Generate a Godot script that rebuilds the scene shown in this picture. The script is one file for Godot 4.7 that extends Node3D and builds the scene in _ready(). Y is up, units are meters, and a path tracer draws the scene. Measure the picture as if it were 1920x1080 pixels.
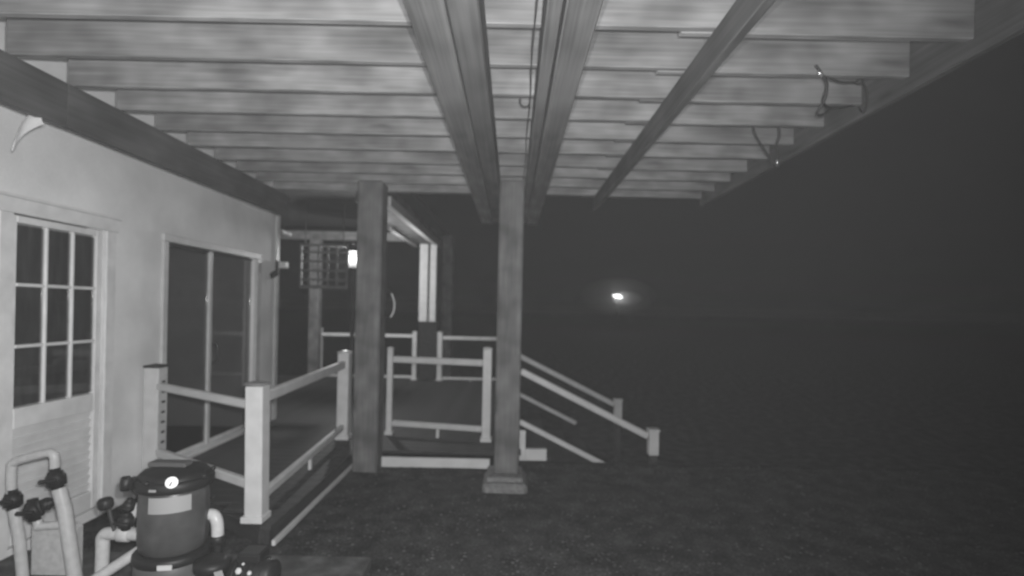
extends Node3D
# A night view from an infrared security camera under a raised timber deck.

var M := {}
var counts := {}
var box_cache := {}
var rng := RandomNumberGenerator.new()

const EYE := 1.62        # lens height
const JB := 2.86         # underside of the joists

# ---------------------------------------------------------------- materials
func grey_image(w: int, h: int, pick: Callable) -> Image:
	var im := Image.create(w, h, false, Image.FORMAT_RGB8)
	var mx := w / 8
	var my := h / 8
	for y in h:
		for x in w:
			var v: float = pick.call(x, y)
			if x >= w - mx:      # fade into the first column and row, so that repeats join
				v = lerpf(v, pick.call(x - w, y), float(x - w + mx) / mx)
			if y >= h - my:
				v = lerpf(v, pick.call(x, y - h), float(y - h + my) / my)
			v = clampf(v, 0.0, 1.0)
			im.set_pixel(x, y, Color(v, v, v))
	im.generate_mipmaps()
	return im

func wood_image(seed_: int, contrast: float) -> ImageTexture:
	var n := FastNoiseLite.new(); n.seed = seed_; n.noise_type = FastNoiseLite.TYPE_SIMPLEX_SMOOTH; n.frequency = 0.02; n.fractal_octaves = 3
	var b := FastNoiseLite.new(); b.seed = seed_ + 7; b.frequency = 0.006; b.fractal_octaves = 3
	var r := RandomNumberGenerator.new(); r.seed = seed_
	var knots := []
	for i in 9:
		knots.append(Vector3(r.randf() * 1024.0, r.randf() * 256.0, r.randf_range(4.0, 8.0)))
	var pick := func(x: int, y: int) -> float:
		var fx := float(x)
		var fy := float(y)
		var warp := 0.0
		var dark := 0.0
		for k in knots:
			var dx: float = (fx - k.x) / 2.6
			var dy: float = fy - k.y
			var q: float = exp(-(dx * dx + dy * dy) / (k.z * k.z))
			warp += q * signf(dy) * 9.0
			dark = maxf(dark, q)
		var g := n.get_noise_2d(fx * 0.35, (fy + warp) * 5.0)
		var streak := n.get_noise_2d(fx * 0.12 + 900.0, (fy + warp) * 1.6)
		var stain := b.get_noise_2d(fx * 1.5, fy * 1.2)
		return 0.80 + contrast * (g * 0.09 + streak * 0.06 + stain * 0.23) - dark * 0.16 * contrast
	return ImageTexture.create_from_image(grey_image(1024, 256, pick))

func cloudy_image(seed_: int, freq: float, base: float, amp: float, fine: float) -> ImageTexture:
	var n := FastNoiseLite.new(); n.seed = seed_; n.frequency = freq; n.fractal_octaves = 4
	var r := RandomNumberGenerator.new(); r.seed = seed_ + 3
	var pick := func(x: int, y: int) -> float:
		return base + amp * n.get_noise_2d(x, y) + fine * (r.randf() - 0.5)
	return ImageTexture.create_from_image(grey_image(512, 512, pick))

func lin(v: float) -> Color:
	return Color(v, v, v).linear_to_srgb()

func mat(called: String, v: float, rough: float, tex: Texture2D = null, uv := Vector3.ONE, world := false) -> StandardMaterial3D:
	var m := StandardMaterial3D.new()
	m.resource_name = called
	m.albedo_color = lin(v)
	m.roughness = rough
	m.metallic_specular = 0.35
	if tex:
		m.albedo_texture = tex
		m.uv1_scale = uv
		if world:
			m.uv1_triplanar = true
			m.uv1_world_triplanar = true
	M[called] = m
	return m

func make_materials() -> void:
	var wa := wood_image(11, 1.0)
	var wb := wood_image(29, 1.0)
	var wc := wood_image(53, 1.15)
	for i in 6:
		var m := mat("joist_wood_%d" % i, [0.28, 0.315, 0.295, 0.265, 0.32, 0.29][i], 0.8, [wa, wb, wc][i % 3], Vector3(0.21, 1.6, 1))
		m.uv1_offset = Vector3(0.17 * i, 0.31 * i, 0)
	for i in 3:
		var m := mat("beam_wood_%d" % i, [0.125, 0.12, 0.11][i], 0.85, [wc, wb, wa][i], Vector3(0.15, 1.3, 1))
		m.uv1_offset = Vector3(0.4 * i, 0.2 * i, 0)
	mat("pale_beam_wood", 0.17, 0.8, wc, Vector3(0.12, 1.7, 1))
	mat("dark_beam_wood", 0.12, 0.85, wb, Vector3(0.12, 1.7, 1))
	mat("post_wood", 0.18, 0.85, wa, Vector3(0.28, 1.2, 1))
	mat("board_wood", 0.24, 0.85, wb, Vector3(0.15, 1.5, 1))
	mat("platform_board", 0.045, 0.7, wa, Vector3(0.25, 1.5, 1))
	mat("wall_paint", 0.88, 0.7, cloudy_image(5, 0.006, 0.9, 0.10, 0.04), Vector3(0.35, 0.35, 0.35), true)
	mat("white_vinyl", 0.60, 0.42, cloudy_image(8, 0.012, 0.94, 0.06, 0.04), Vector3(0.9, 0.9, 0.9), true)
	mat("door_paint", 0.80, 0.4, cloudy_image(18, 0.01, 0.92, 0.08, 0.04), Vector3(0.8, 0.8, 0.8), true)
	var gm := mat("ground_soil", 0.085, 0.95, cloudy_image(21, 0.03, 0.66, 0.3, 0.4), Vector3(0.22, 0.22, 0.22), true)
	gm.metallic_specular = 0.15
	mat("concrete", 0.11, 0.9, cloudy_image(31, 0.015, 0.75, 0.3, 0.2), Vector3(0.8, 0.8, 0.8), true)
	mat("stone", 0.24, 0.9, cloudy_image(33, 0.02, 0.8, 0.22, 0.12), Vector3(1.6, 1.6, 1.6), true)
	mat("pvc", 0.46, 0.35, cloudy_image(35, 0.02, 0.92, 0.08, 0.05), Vector3(2, 2, 2), true)
	mat("pebble", 1.0, 0.9).vertex_color_use_as_albedo = true
	mat("black_plastic", 0.012, 0.5)
	mat("dark_metal", 0.03, 0.4)
	mat("tank_grey", 0.07, 0.38, cloudy_image(37, 0.01, 0.86, 0.2, 0.05), Vector3(1.5, 1.5, 1.5), true)
	mat("tank_base", 0.07, 0.5)
	mat("sticker", 0.24, 0.4)
	mat("cap_grey", 0.16, 0.6)
	mat("bright_sticker", 0.42, 0.35)
	mat("steel", 0.6, 0.25).metallic = 0.8
	mat("rubber_cord", 0.03, 0.6)
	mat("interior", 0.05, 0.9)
	mat("curtain", 0.33, 0.9, cloudy_image(41, 0.02, 0.85, 0.18, 0.06), Vector3(1, 0.2, 1), true)
	mat("paper", 0.5, 0.6).backlight_enabled = true
	mat("shaded_base", 0.035, 0.9, cloudy_image(43, 0.03, 0.7, 0.5, 0.3), Vector3(1.5, 1.5, 1.5), true)
	mat("roofing", 0.02, 0.95)
	var g := mat("glass", 0.01, 0.04)
	g.transparency = BaseMaterial3D.TRANSPARENCY_ALPHA
	g.albedo_color = Color(0.05, 0.05, 0.05, 0.36)
	g.metallic_specular = 0.5
	var lg := mat("lantern_glass", 0.6, 0.1)
	lg.transparency = BaseMaterial3D.TRANSPARENCY_ALPHA
	lg.albedo_color = Color(0.9, 0.9, 0.9, 0.0008)
	lg.metallic_specular = 0.02
	var e := mat("bulb_glow", 0.8, 0.5)
	e.emission_enabled = true; e.emission = Color(1, 1, 1); e.emission_energy_multiplier = 2.5
	var e2 := mat("flood_glow", 0.8, 0.5)
	e2.emission_enabled = true; e2.emission = Color(1, 1, 1); e2.emission_energy_multiplier = 1.1
	var e3 := mat("led_glow", 0.3, 0.5)
	e3.emission_enabled = true; e3.emission = Color(1, 1, 1); e3.emission_energy_multiplier = 0.5

# ---------------------------------------------------------------- builders
func numbered(parent: Node, called: String) -> String:
	var key := str(parent.get_instance_id()) + called
	var c: int = counts.get(key, 0)
	counts[key] = c + 1
	return called if c == 0 else "%s_%03d" % [called, c]

func tag(o: Node, label: String, category: String, group := "") -> Node:
	o.set_meta("label", label)
	o.set_meta("category", category)
	if group: o.set_meta("group", group)
	return o

func thing(called: String, label: String, category: String, at := Vector3.ZERO, group := "") -> Node3D:
	var o := Node3D.new()
	o.name = numbered(self, called)
	add_child(o)
	o.position = at
	tag(o, label, category, group)
	return o

func put(called: String, mesh: Mesh, material: Material, parent: Node, xf := Transform3D.IDENTITY) -> MeshInstance3D:
	var o := MeshInstance3D.new()
	o.mesh = mesh
	o.material_override = material
	o.name = numbered(parent, called)
	o.transform = xf
	parent.add_child(o, true)
	return o

# chamfered box centred on the origin; uv in metres, u along the longest side
func bevel_box(size: Vector3, bevel := 0.004) -> ArrayMesh:
	var key := "%.3f %.3f %.3f %.3f" % [size.x, size.y, size.z, bevel]
	if box_cache.has(key): return box_cache[key]
	var st := SurfaceTool.new()
	st.begin(Mesh.PRIMITIVE_TRIANGLES)
	st.set_smooth_group(-1)
	var h := size / 2.0
	var b := minf(bevel, minf(h.x, minf(h.y, h.z)) * 0.45)
	var long_axis := size.max_axis_index()
	var quads := []
	for ax in 3:
		var u := (ax + 1) % 3
		var v := (ax + 2) % 3
		for s: float in [-1.0, 1.0]:
			var q := []
			for c: Array in [[-1, -1], [1, -1], [1, 1], [-1, 1]]:
				var p := Vector3.ZERO
				p[ax] = s * h[ax]; p[u] = c[0] * (h[u] - b); p[v] = c[1] * (h[v] - b)
				q.append(p)
			quads.append([q, ax])
		# bevels along axis ax
		for su: float in [-1.0, 1.0]:
			for sv: float in [-1.0, 1.0]:
				var q := []
				for c: Array in [[0, -1], [0, 1], [1, 1], [1, -1]]:
					var p := Vector3.ZERO
					p[ax] = c[1] * (h[ax] - b)
					p[u] = su * (h[u] if c[0] == 0 else h[u] - b)
					p[v] = sv * (h[v] - b if c[0] == 0 else h[v])
					q.append(p)
				quads.append([q, u])
	for sx: float in [-1.0, 1.0]:
		for sy: float in [-1.0, 1.0]:
			for sz: float in [-1.0, 1.0]:
				var s := Vector3(sx, sy, sz)
				quads.append([[s * Vector3(h.x, h.y - b, h.z - b), s * Vector3(h.x - b, h.y, h.z - b), s * Vector3(h.x - b, h.y - b, h.z)], 0])
	for e in quads:
		var q: Array = e[0]
		var n: Vector3 = (q[1] - q[0]).cross(q[2] - q[0])
		var mid := Vector3.ZERO
		for p: Vector3 in q: mid += p
		if n.dot(mid) > 0.0: q.reverse()
		var ax: int = e[1]
		var ua := long_axis if ax != long_axis else (long_axis + 1) % 3
		var va := 3 - ax - ua
		var order := [0, 1, 2] if q.size() == 3 else [0, 1, 2, 0, 2, 3]
		for i: int in order:
			var p: Vector3 = q[i]
			st.set_uv(Vector2(p[ua] + 0.13 * ax, p[va] + 0.37 * ax))
			st.add_vertex(p)
	st.generate_normals()
	st.generate_tangents()
	var m := st.commit()
	box_cache[key] = m
	return m

# a box given by its two corners
func slab(called: String, a: Vector3, b: Vector3, material: Material, parent: Node, bevel := 0.004) -> MeshInstance3D:
	var lo := Vector3(minf(a.x, b.x), minf(a.y, b.y), minf(a.z, b.z))
	var hi := Vector3(maxf(a.x, b.x), maxf(a.y, b.y), maxf(a.z, b.z))
	return put(called, bevel_box(hi - lo, bevel), material, parent, Transform3D(Basis.IDENTITY, (lo + hi) / 2.0))

# a bar of section (w across, t tall) from a to b
func bar(called: String, a: Vector3, b: Vector3, w: float, t: float, material: Material, parent: Node, bevel := 0.004) -> MeshInstance3D:
	var d := (b - a)
	var z := d.normalized()
	var x := Vector3.UP.cross(z)
	x = x.normalized() if x.length() > 0.01 else Vector3.RIGHT
	var y := z.cross(x)
	return put(called, bevel_box(Vector3(w, t, d.length()), bevel), material, parent, Transform3D(Basis(x, y, z), (a + b) / 2.0))

func tube_mesh(path: Array, radius: float, sides := 12, closed_ends := true, radii := []) -> ArrayMesh:
	var st := SurfaceTool.new()
	st.begin(Mesh.PRIMITIVE_TRIANGLES)
	var rings := []
	var up := Vector3(0.13, 0.97, 0.21).normalized()
	for i in path.size():
		var d: Vector3
		if i == 0: d = path[1] - path[0]
		elif i == path.size() - 1: d = path[i] - path[i - 1]
		else: d = (path[i + 1] - path[i]).normalized() + (path[i] - path[i - 1]).normalized()
		d = d.normalized()
		var x := up.cross(d)
		if x.length() < 0.05: x = Vector3.RIGHT.cross(d)
		x = x.normalized()
		var y := d.cross(x)
		var r: float = radii[i] if radii.size() > i else radius
		var ring := []
		for k in sides:
			var an := TAU * k / sides
			ring.append(path[i] + (x * cos(an) + y * sin(an)) * r)
		rings.append(ring)
		up = y
	st.set_smooth_group(1)
	for i in path.size() - 1:
		for k in sides:
			var k2 := (k + 1) % sides
			var a: Vector3 = rings[i][k]; var b: Vector3 = rings[i][k2]; var c: Vector3 = rings[i + 1][k2]; var d2: Vector3 = rings[i + 1][k]
			for p: Vector3 in [a, c, b, a, d2, c]: st.add_vertex(p)
	if closed_ends:
		st.set_smooth_group(-1)
		for k in sides:
			var k2 := (k + 1) % sides
			for p: Vector3 in [path[0], rings[0][k], rings[0][k2]]: st.add_vertex(p)
			var e: int = path.size() - 1
			for p: Vector3 in [path[e], rings[e][k2], rings[e][k]]: st.add_vertex(p)
	st.generate_normals()
	return st.commit()

func tube(called: String, path: Array, radius: float, material: Material, parent: Node, sides := 12, radii := []) -> MeshInstance3D:
	return put(called, tube_mesh(path, radius, sides, true, radii), material, parent)

# a smooth curve through points
func curve(points: Array, steps := 6) -> Array:
	var out := []
	for i in points.size() - 1:
		var p0: Vector3 = points[maxi(i - 1, 0)]; var p1: Vector3 = points[i]; var p2: Vector3 = points[i + 1]; var p3: Vector3 = points[mini(i + 2, points.size() - 1)]
		for k in steps:
			out.append(p1.cubic_interpolate(p2, p0, p3, float(k) / steps))
	out.append(points[points.size() - 1])
	return out

# profile = [[radius, height], ...] turned round the y axis
func lathe_mesh(profile: Array, sides := 28) -> ArrayMesh:
	var st := SurfaceTool.new()
	st.begin(Mesh.PRIMITIVE_TRIANGLES)
	for i in profile.size() - 1:
		st.set_smooth_group(-1 if profile[i].size() > 2 else 1)
		for k in sides:
			var a0 := TAU * k / sides
			var a1 := TAU * (k + 1) / sides
			var lo0 := Vector3(cos(a0) * profile[i][0], profile[i][1], sin(a0) * profile[i][0])
			var lo1 := Vector3(cos(a1) * profile[i][0], profile[i][1], sin(a1) * profile[i][0])
			var hi0 := Vector3(cos(a0) * profile[i + 1][0], profile[i + 1][1], sin(a0) * profile[i + 1][0])
			var hi1 := Vector3(cos(a1) * profile[i + 1][0], profile[i + 1][1], sin(a1) * profile[i + 1][0])
			for p: Vector3 in [lo0, lo1, hi1]: st.add_vertex(p)
			for p: Vector3 in [lo0, hi1, hi0]: st.add_vertex(p)
	st.generate_normals()
	return st.commit()

func lathe(called: String, profile: Array, at: Vector3, material: Material, parent: Node, basis := Basis.IDENTITY, sides := 28) -> MeshInstance3D:
	return put(called, lathe_mesh(profile, sides), material, parent, Transform3D(basis, at))

func disc_profile(r: float, h: float, c := 0.003) -> Array:
	return [[0.0, 0.0], [r - c, 0.0], [r, c], [r, h - c], [r - c, h], [0.0, h]]

# ---------------------------------------------------------------- the scene
func _ready() -> void:
	rng.seed = 4
	view_and_light()
	make_materials()
	ground()
	house()
	raised_deck()
	platform()
	railings()
	porch()
	yard_lamp()
	gravel()
	pool_equipment()
	small_things()
	security_camera()

func view_and_light() -> void:
	var cam := Camera3D.new()
	cam.name = "camera"
	cam.projection = Camera3D.PROJECTION_FRUSTUM
	cam.near = 0.05
	cam.far = 3000.0
	cam.size = 2.0 * 0.540 * cam.near
	cam.frustum_offset = Vector2(-0.001, 0.040) * cam.near
	cam.position = Vector3(0, EYE, 0)
	cam.rotation_degrees = Vector3(0, 0, 1.2)
	# a cheap fixed-focus lens, set short, so that the whole place is a little soft
	var at := CameraAttributesPhysical.new()
	at.frustum_focus_distance = 1.1
	at.frustum_focal_length = 35.0
	at.exposure_aperture = 4.6
	cam.attributes = at
	add_child(cam)
	cam.current = true

	var env := Environment.new()
	env.background_mode = Environment.BG_SKY
	var sky := Sky.new()
	var sm := ProceduralSkyMaterial.new()
	sm.sky_top_color = lin(0.002); sm.sky_horizon_color = lin(0.002)
	sm.ground_bottom_color = lin(0.004); sm.ground_horizon_color = lin(0.008)
	sky.sky_material = sm
	env.sky = sky
	env.tonemap_mode = Environment.TONE_MAPPER_LINEAR
	env.tonemap_exposure = 1.0
	env.fog_enabled = true
	env.fog_density = 0.00098
	env.volumetric_fog_enabled = true
	env.volumetric_fog_density = 0.0
	env.fog_light_color = Color(0.95, 0.95, 0.95)
	env.sdfgi_enabled = true; env.ssao_enabled = true; env.ssil_enabled = true
	var we := WorldEnvironment.new()
	we.name = "night_environment"
	we.environment = env
	add_child(we)

	var added_fill := DirectionalLight3D.new()  # faint added fill with no source in view, lifts the ambient
	added_fill.name = "added_fill_light"
	added_fill.light_energy = 0.003
	added_fill.light_angular_distance = 10.0
	added_fill.rotation_degrees = Vector3(-60, 40, 0)
	added_fill.shadow_enabled = true
	add_child(added_fill)

	# the infrared diodes of the security camera: two strong ones on its brow, turned a
	# little towards the house, plus an added weak wide one that lifts the veil on the right
	for e: Array in [[0.056, 0.085, 8.6, 14.0, 70.0, 1.0], [-0.050, 0.085, 5.9, 14.0, 70.0, 1.0], [0.026, -0.004, 3.6, -24.0, 88.0, 0.2]]:
		var led := SpotLight3D.new()
		led.name = numbered(self, "infrared_diode")
		led.position = Vector3(e[0], EYE + e[1], -0.004)
		led.light_energy = e[2]
		led.light_size = 0.01
		led.rotation_degrees = Vector3(-4, e[3], 0)
		led.spot_angle = e[4]
		led.spot_angle_attenuation = e[5]
		led.spot_range = 60.0
		led.spot_attenuation = 2.0
		led.shadow_enabled = true
		add_child(led)

func structure(o: Node) -> Node:
	o.set_meta("kind", "structure")
	return o

func ground() -> void:
	# upper terrace, gently uneven, with a worn edge where it drops to the yard
	var st := SurfaceTool.new()
	st.begin(Mesh.PRIMITIVE_TRIANGLES)
	st.set_smooth_group(1)
	var n := FastNoiseLite.new(); n.seed = 3; n.frequency = 0.9; n.fractal_octaves = 3
	var nx := 100; var nz := 90
	var grid := []
	for j in nz + 1:
		var row := []
		for i in nx + 1:
			var x := lerpf(-14.0, 12.0, float(i) / nx)
			var z := lerpf(6.0, -5.75, minf(float(j) / (nz - 3), 1.0))
			var y := 0.012 * n.get_noise_2d(x, z) - 0.008
			if j > nz - 3:
				y = -0.75 * (j - nz + 3) / 3.0
				z -= 0.05 * (j - nz + 3)
			row.append(Vector3(x, y, z))
		grid.append(row)
	for j in nz:
		for i in nx:
			var a: Vector3 = grid[j][i]; var b: Vector3 = grid[j][i + 1]; var c: Vector3 = grid[j + 1][i + 1]; var d: Vector3 = grid[j + 1][i]
			for p: Vector3 in [a, d, c, a, c, b]: st.add_vertex(p)
	st.generate_normals()
	structure(put("terrace_ground", st.commit(), M.ground_soil, self))
	var pm := PlaneMesh.new(); pm.size = Vector2(900, 900)
	structure(put("yard_ground", pm, M.ground_soil, self, Transform3D(Basis.IDENTITY, Vector3(0, -0.72, -200))))

func house() -> void:
	var h := thing("house", "pale painted house wall with two dark glazed doors beside the deck", "house", Vector3(-3.1, 0, 0))
	var ox := Vector3(3.1, 0, 0)
	var x0 := -3.1; var x1 := -3.26
	var top := 6.0
	# one shell with openings for the door (z -3.26..-4.06) and the sliding door (z -4.74..-6.42)
	var shell := CSGCombiner3D.new(); shell.name = "wall"; h.add_child(shell); shell.position = ox
	var cut := func(a: Vector3, b: Vector3, op: int):
		var c := CSGBox3D.new()
		c.name = numbered(shell, "shell_block")
		c.size = (b - a).abs(); c.position = (a + b) / 2.0; c.operation = op; c.material = M.wall_paint
		shell.add_child(c)
	cut.call(Vector3(x0, -0.7, 4.0), Vector3(-9.0, top, -7.0), CSGShape3D.OPERATION_UNION)
	cut.call(Vector3(x1, -0.8, 3.84), Vector3(-8.84, top - 0.1, -6.84), CSGShape3D.OPERATION_SUBTRACTION)
	cut.call(Vector3(x0 + 0.1, 0.06, -3.26), Vector3(x1 - 0.1, 2.17, -4.06), CSGShape3D.OPERATION_SUBTRACTION)
	cut.call(Vector3(x0 + 0.1, 0.12, -4.74), Vector3(x1 - 0.1, 2.17, -6.42), CSGShape3D.OPERATION_SUBTRACTION)
	slab("roof", Vector3(x0 + 0.2, top + 0.001, 4.2) + ox, Vector3(-9.2, top + 0.2, -7.2) + ox, M.roofing, h)
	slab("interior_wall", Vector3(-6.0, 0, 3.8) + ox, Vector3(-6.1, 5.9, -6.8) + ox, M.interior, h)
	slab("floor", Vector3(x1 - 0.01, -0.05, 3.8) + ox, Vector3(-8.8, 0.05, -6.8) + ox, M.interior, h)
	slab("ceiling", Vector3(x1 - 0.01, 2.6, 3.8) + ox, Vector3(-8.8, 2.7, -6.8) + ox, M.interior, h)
	slab("corner_board", Vector3(x0 + 0.022, -0.1, -6.93) + ox, Vector3(x0 + 0.0005, 2.9, -7.022) + ox, M.white_vinyl, h)

	# ---- nine-light door
	var d := Node3D.new(); d.name = "door"; h.add_child(d); d.position = ox
	d.set_meta("label", "door with nine dark panes above a slatted lower panel")
	var fx := -3.09
	var za := -3.28; var zb := -4.04
	slab("casing", Vector3(x0 + 0.024, 0.0, za + 0.09), Vector3(x0 + 0.0006, 2.15, za - 0.004), M.door_paint, d)
	slab("casing", Vector3(x0 + 0.024, 0.0, zb + 0.004), Vector3(x0 + 0.0006, 2.15, zb - 0.09), M.door_paint, d)
	slab("casing", Vector3(x0 + 0.03, 2.1501, za + 0.11), Vector3(x0 + 0.0006, 2.245, zb - 0.11), M.door_paint, d)
	slab("drip_cap", Vector3(x0 + 0.042, 2.2455, za + 0.13), Vector3(x0 + 0.0006, 2.262, zb - 0.13), M.door_paint, d)
	slab("stile", Vector3(fx - 0.02, 0.07, za - 0.005), Vector3(fx - 0.06, 2.145, za - 0.06), M.door_paint, d)
	slab("stile", Vector3(fx - 0.02, 0.07, zb + 0.005), Vector3(fx - 0.06, 2.145, zb + 0.06), M.door_paint, d)
	slab("door_rail", Vector3(fx - 0.021, 2.10, za - 0.0605), Vector3(fx - 0.06, 2.145, zb + 0.0605), M.door_paint, d)
	slab("door_rail", Vector3(fx - 0.021, 0.80, za - 0.0605), Vector3(fx - 0.06, 0.93, zb + 0.0605), M.door_paint, d)
	slab("door_rail", Vector3(fx - 0.021, 0.07, za - 0.0605), Vector3(fx - 0.06, 0.2, zb + 0.0605), M.door_paint, d)
	var gz0 := za - 0.06; var gz1 := zb + 0.06; var gy0 := 0.93; var gy1 := 2.10
	for i in 2:
		var zz := lerpf(gz0, gz1, (i + 1) / 3.0)
		var yy := lerpf(gy0, gy1, (i + 1) / 3.0)
		slab("muntin", Vector3(fx - 0.015, gy0 + 0.0005, zz + 0.011), Vector3(fx - 0.05, gy1 - 0.0005, zz - 0.011), M.door_paint, d, 0.008)
		slab("muntin", Vector3(fx - 0.018, yy - 0.011, gz0 - 0.0005), Vector3(fx - 0.048, yy + 0.011, gz1 + 0.0005), M.door_paint, d, 0.008)
	for i in 3:
		for j in 3:
			var z0 := lerpf(gz0, gz1, i / 3.0) - 0.012; var z1 := lerpf(gz0, gz1, (i + 1) / 3.0) + 0.012
			var y0 := lerpf(gy0, gy1, j / 3.0) + 0.012; var y1 := lerpf(gy0, gy1, (j + 1) / 3.0) - 0.012
			slab("pane", Vector3(fx - 0.032, y0, z0), Vector3(fx - 0.037, y1, z1), M.glass, d, 0.0005)
	for k in 10:
		var y := 0.205 + k * 0.0595
		var s := slab("slat", Vector3(0, 0, gz0 - 0.001), Vector3(0.012, 0.064, gz1 + 0.001), M.door_paint, d, 0.003)
		s.position = Vector3(fx - 0.046, y + 0.03, (gz0 + gz1) / 2.0)
		s.rotation.z = -0.27
	slab("curtain", Vector3(fx - 0.09, 0.85, za - 0.01), Vector3(fx - 0.10, 2.14, zb + 0.01), M.curtain, d)

	# ---- sliding glass door
	var s := Node3D.new(); s.name = "sliding_door"; h.add_child(s); s.position = ox
	s.set_meta("label", "wide sliding door with two tall dark glass panes")
	var sa := -4.76; var sb := -6.40
	slab("casing", Vector3(x0 + 0.022, 0.12, sa + 0.06), Vector3(x0 + 0.0006, 2.16, sa - 0.006), M.white_vinyl, s)
	slab("casing", Vector3(x0 + 0.035, 0.12, sb + 0.006), Vector3(x0 + 0.0006, 2.16, sb - 0.10), M.white_vinyl, s)
	slab("casing", Vector3(x0 + 0.028, 2.1601, sa + 0.07), Vector3(x0 + 0.0006, 2.225, sb - 0.10), M.white_vinyl, s)
	slab("sill", Vector3(x0 + 0.04, 0.122, sa - 0.006), Vector3(x0 - 0.14, 0.16, sb + 0.006), M.door_paint, s)
	var mid := (sa + sb) / 2.0 + 0.06
	slab("frame_stile", Vector3(x0 - 0.02, 0.161, mid + 0.026), Vector3(x0 - 0.06, 2.155, mid - 0.026), M.white_vinyl, s)
	for e: Array in [[sa, mid + 0.0265], [mid - 0.0265, sb]]:
		slab("frame_rail", Vector3(x0 - 0.03, 2.135, e[0]), Vector3(x0 - 0.065, 2.158, e[1]), M.dark_metal, s)
		slab("frame_rail", Vector3(x0 - 0.03, 0.161, e[0]), Vector3(x0 - 0.065, 0.2, e[1]), M.door_paint, s)
		slab("pane", Vector3(x0 - 0.045, 0.2005, e[0]), Vector3(x0 - 0.051, 2.1345, e[1]), M.glass, s, 0.0005)
	tube("pull_handle", curve([Vector3(x0 - 0.02, 1.0, mid - 0.05), Vector3(x0 + 0.02, 1.03, mid - 0.05), Vector3(x0 + 0.02, 1.17, mid - 0.05), Vector3(x0 - 0.02, 1.2, mid - 0.05)], 4), 0.008, M.dark_metal, s, 8)

func raised_deck() -> void:
	var dk := thing("timber_deck", "raised timber deck seen from below with pale joists on darker beams and posts", "deck", Vector3(0, 0, 0))
	# posts and footing
	var p := slab("post", Vector3(-1.545, -0.1, -5.23), Vector3(-1.30, JB - 0.0005, -5.475), M.post_wood, dk, 0.014)
	p.set_meta("label", "square post standing on the soil near the railing corner")
	p = slab("post", Vector3(-0.14, 0.115, -4.87), Vector3(0.085, 2.80, -5.09), M.post_wood, dk, 0.012)
	p.set_meta("label", "square post on a stone footing between the twin beams")
	slab("footing_stone", Vector3(-0.235, -0.05, -4.72), Vector3(0.165, 0.065, -5.16), M.stone, dk, 0.03)
	slab("footing_stone", Vector3(-0.205, 0.0652, -4.76), Vector3(0.125, 0.114, -5.14), M.stone, dk, 0.015)
	# beams
	slab("beam", Vector3(-2.57, 2.61, 2.2), Vector3(-2.62, JB - 0.001, -3.05), M.beam_wood_0, dk, 0.001)
	slab("beam", Vector3(-2.568, 2.612, -3.053), Vector3(-2.62, JB - 0.001, -6.05), M.beam_wood_1, dk, 0.001)
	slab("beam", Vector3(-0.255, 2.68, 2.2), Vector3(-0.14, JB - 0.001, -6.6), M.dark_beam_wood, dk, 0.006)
	slab("beam", Vector3(-0.40, 2.672, 2.2), Vector3(-0.259, JB - 0.001, -6.6), M.pale_beam_wood, dk, 0.006)
	slab("beam", Vector3(0.0975, 2.68, 2.2), Vector3(0.152, JB - 0.001, -6.6), M.pale_beam_wood, dk, 0.005)
	slab("beam", Vector3(0.163, 2.672, 2.2), Vector3(0.288, JB - 0.001, -6.6), M.pale_beam_wood, dk, 0.006)
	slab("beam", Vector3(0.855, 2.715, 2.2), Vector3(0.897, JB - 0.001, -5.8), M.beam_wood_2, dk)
	# joists: the main span ends just past the thin beam, lapped with the outer ones
	var z := 1.072
	var k := 0
	while z > -5.8:
		var jz := z + rng.randf_range(-0.012, 0.012)
		var dy := rng.randf_range(-0.0, 0.004)
		var mm: Material = M["joist_wood_%d" % (rng.randi() % 6)]
		slab("joist", Vector3(-2.60, JB + dy, jz), Vector3(0.965 + rng.randf_range(-0.03, 0.03), JB + 0.235, jz - 0.038), mm, dk, 0.004)
		var mo: Material = M["joist_wood_%d" % (rng.randi() % 6)]
		slab("joist", Vector3(0.72, JB + 0.001, jz - 0.0395), Vector3(2.02, JB + 0.235, jz - 0.0775), mo, dk, 0.004)
		z -= 0.378
		k += 1
	# edge board and far rim
	slab("edge_board", Vector3(2.021, 2.79, 2.2), Vector3(2.06, JB + 0.235, -5.85), M.beam_wood_1, dk)
	slab("edge_board", Vector3(-2.60, JB + 0.005, -5.80), Vector3(2.0205, JB + 0.235, -5.838), M.beam_wood_0, dk)
	# deck boards
	var x := -2.64
	while x < 2.05:
		slab("deck_board", Vector3(x, JB + 0.2365, 2.2), Vector3(x + 0.138, JB + 0.262, -5.9), M.board_wood, dk, 0.003)
		x += 0.142
	# a cable stapled along the joists beside the right-hand beam
	var path := []
	for i in 26:
		var t := i / 25.0
		path.append(Vector3(lerpf(0.055, 0.085, t) + 0.004 * sin(i * 1.3), JB - 0.006 - 0.004 * absf(sin(i * 1.9)), lerpf(0.6, -5.4, t)))
	tag(tube("cable", path, 0.004, M.tank_grey, self, 6), "thin dark cable stapled along the joists between the twin beams", "cable")

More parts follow.
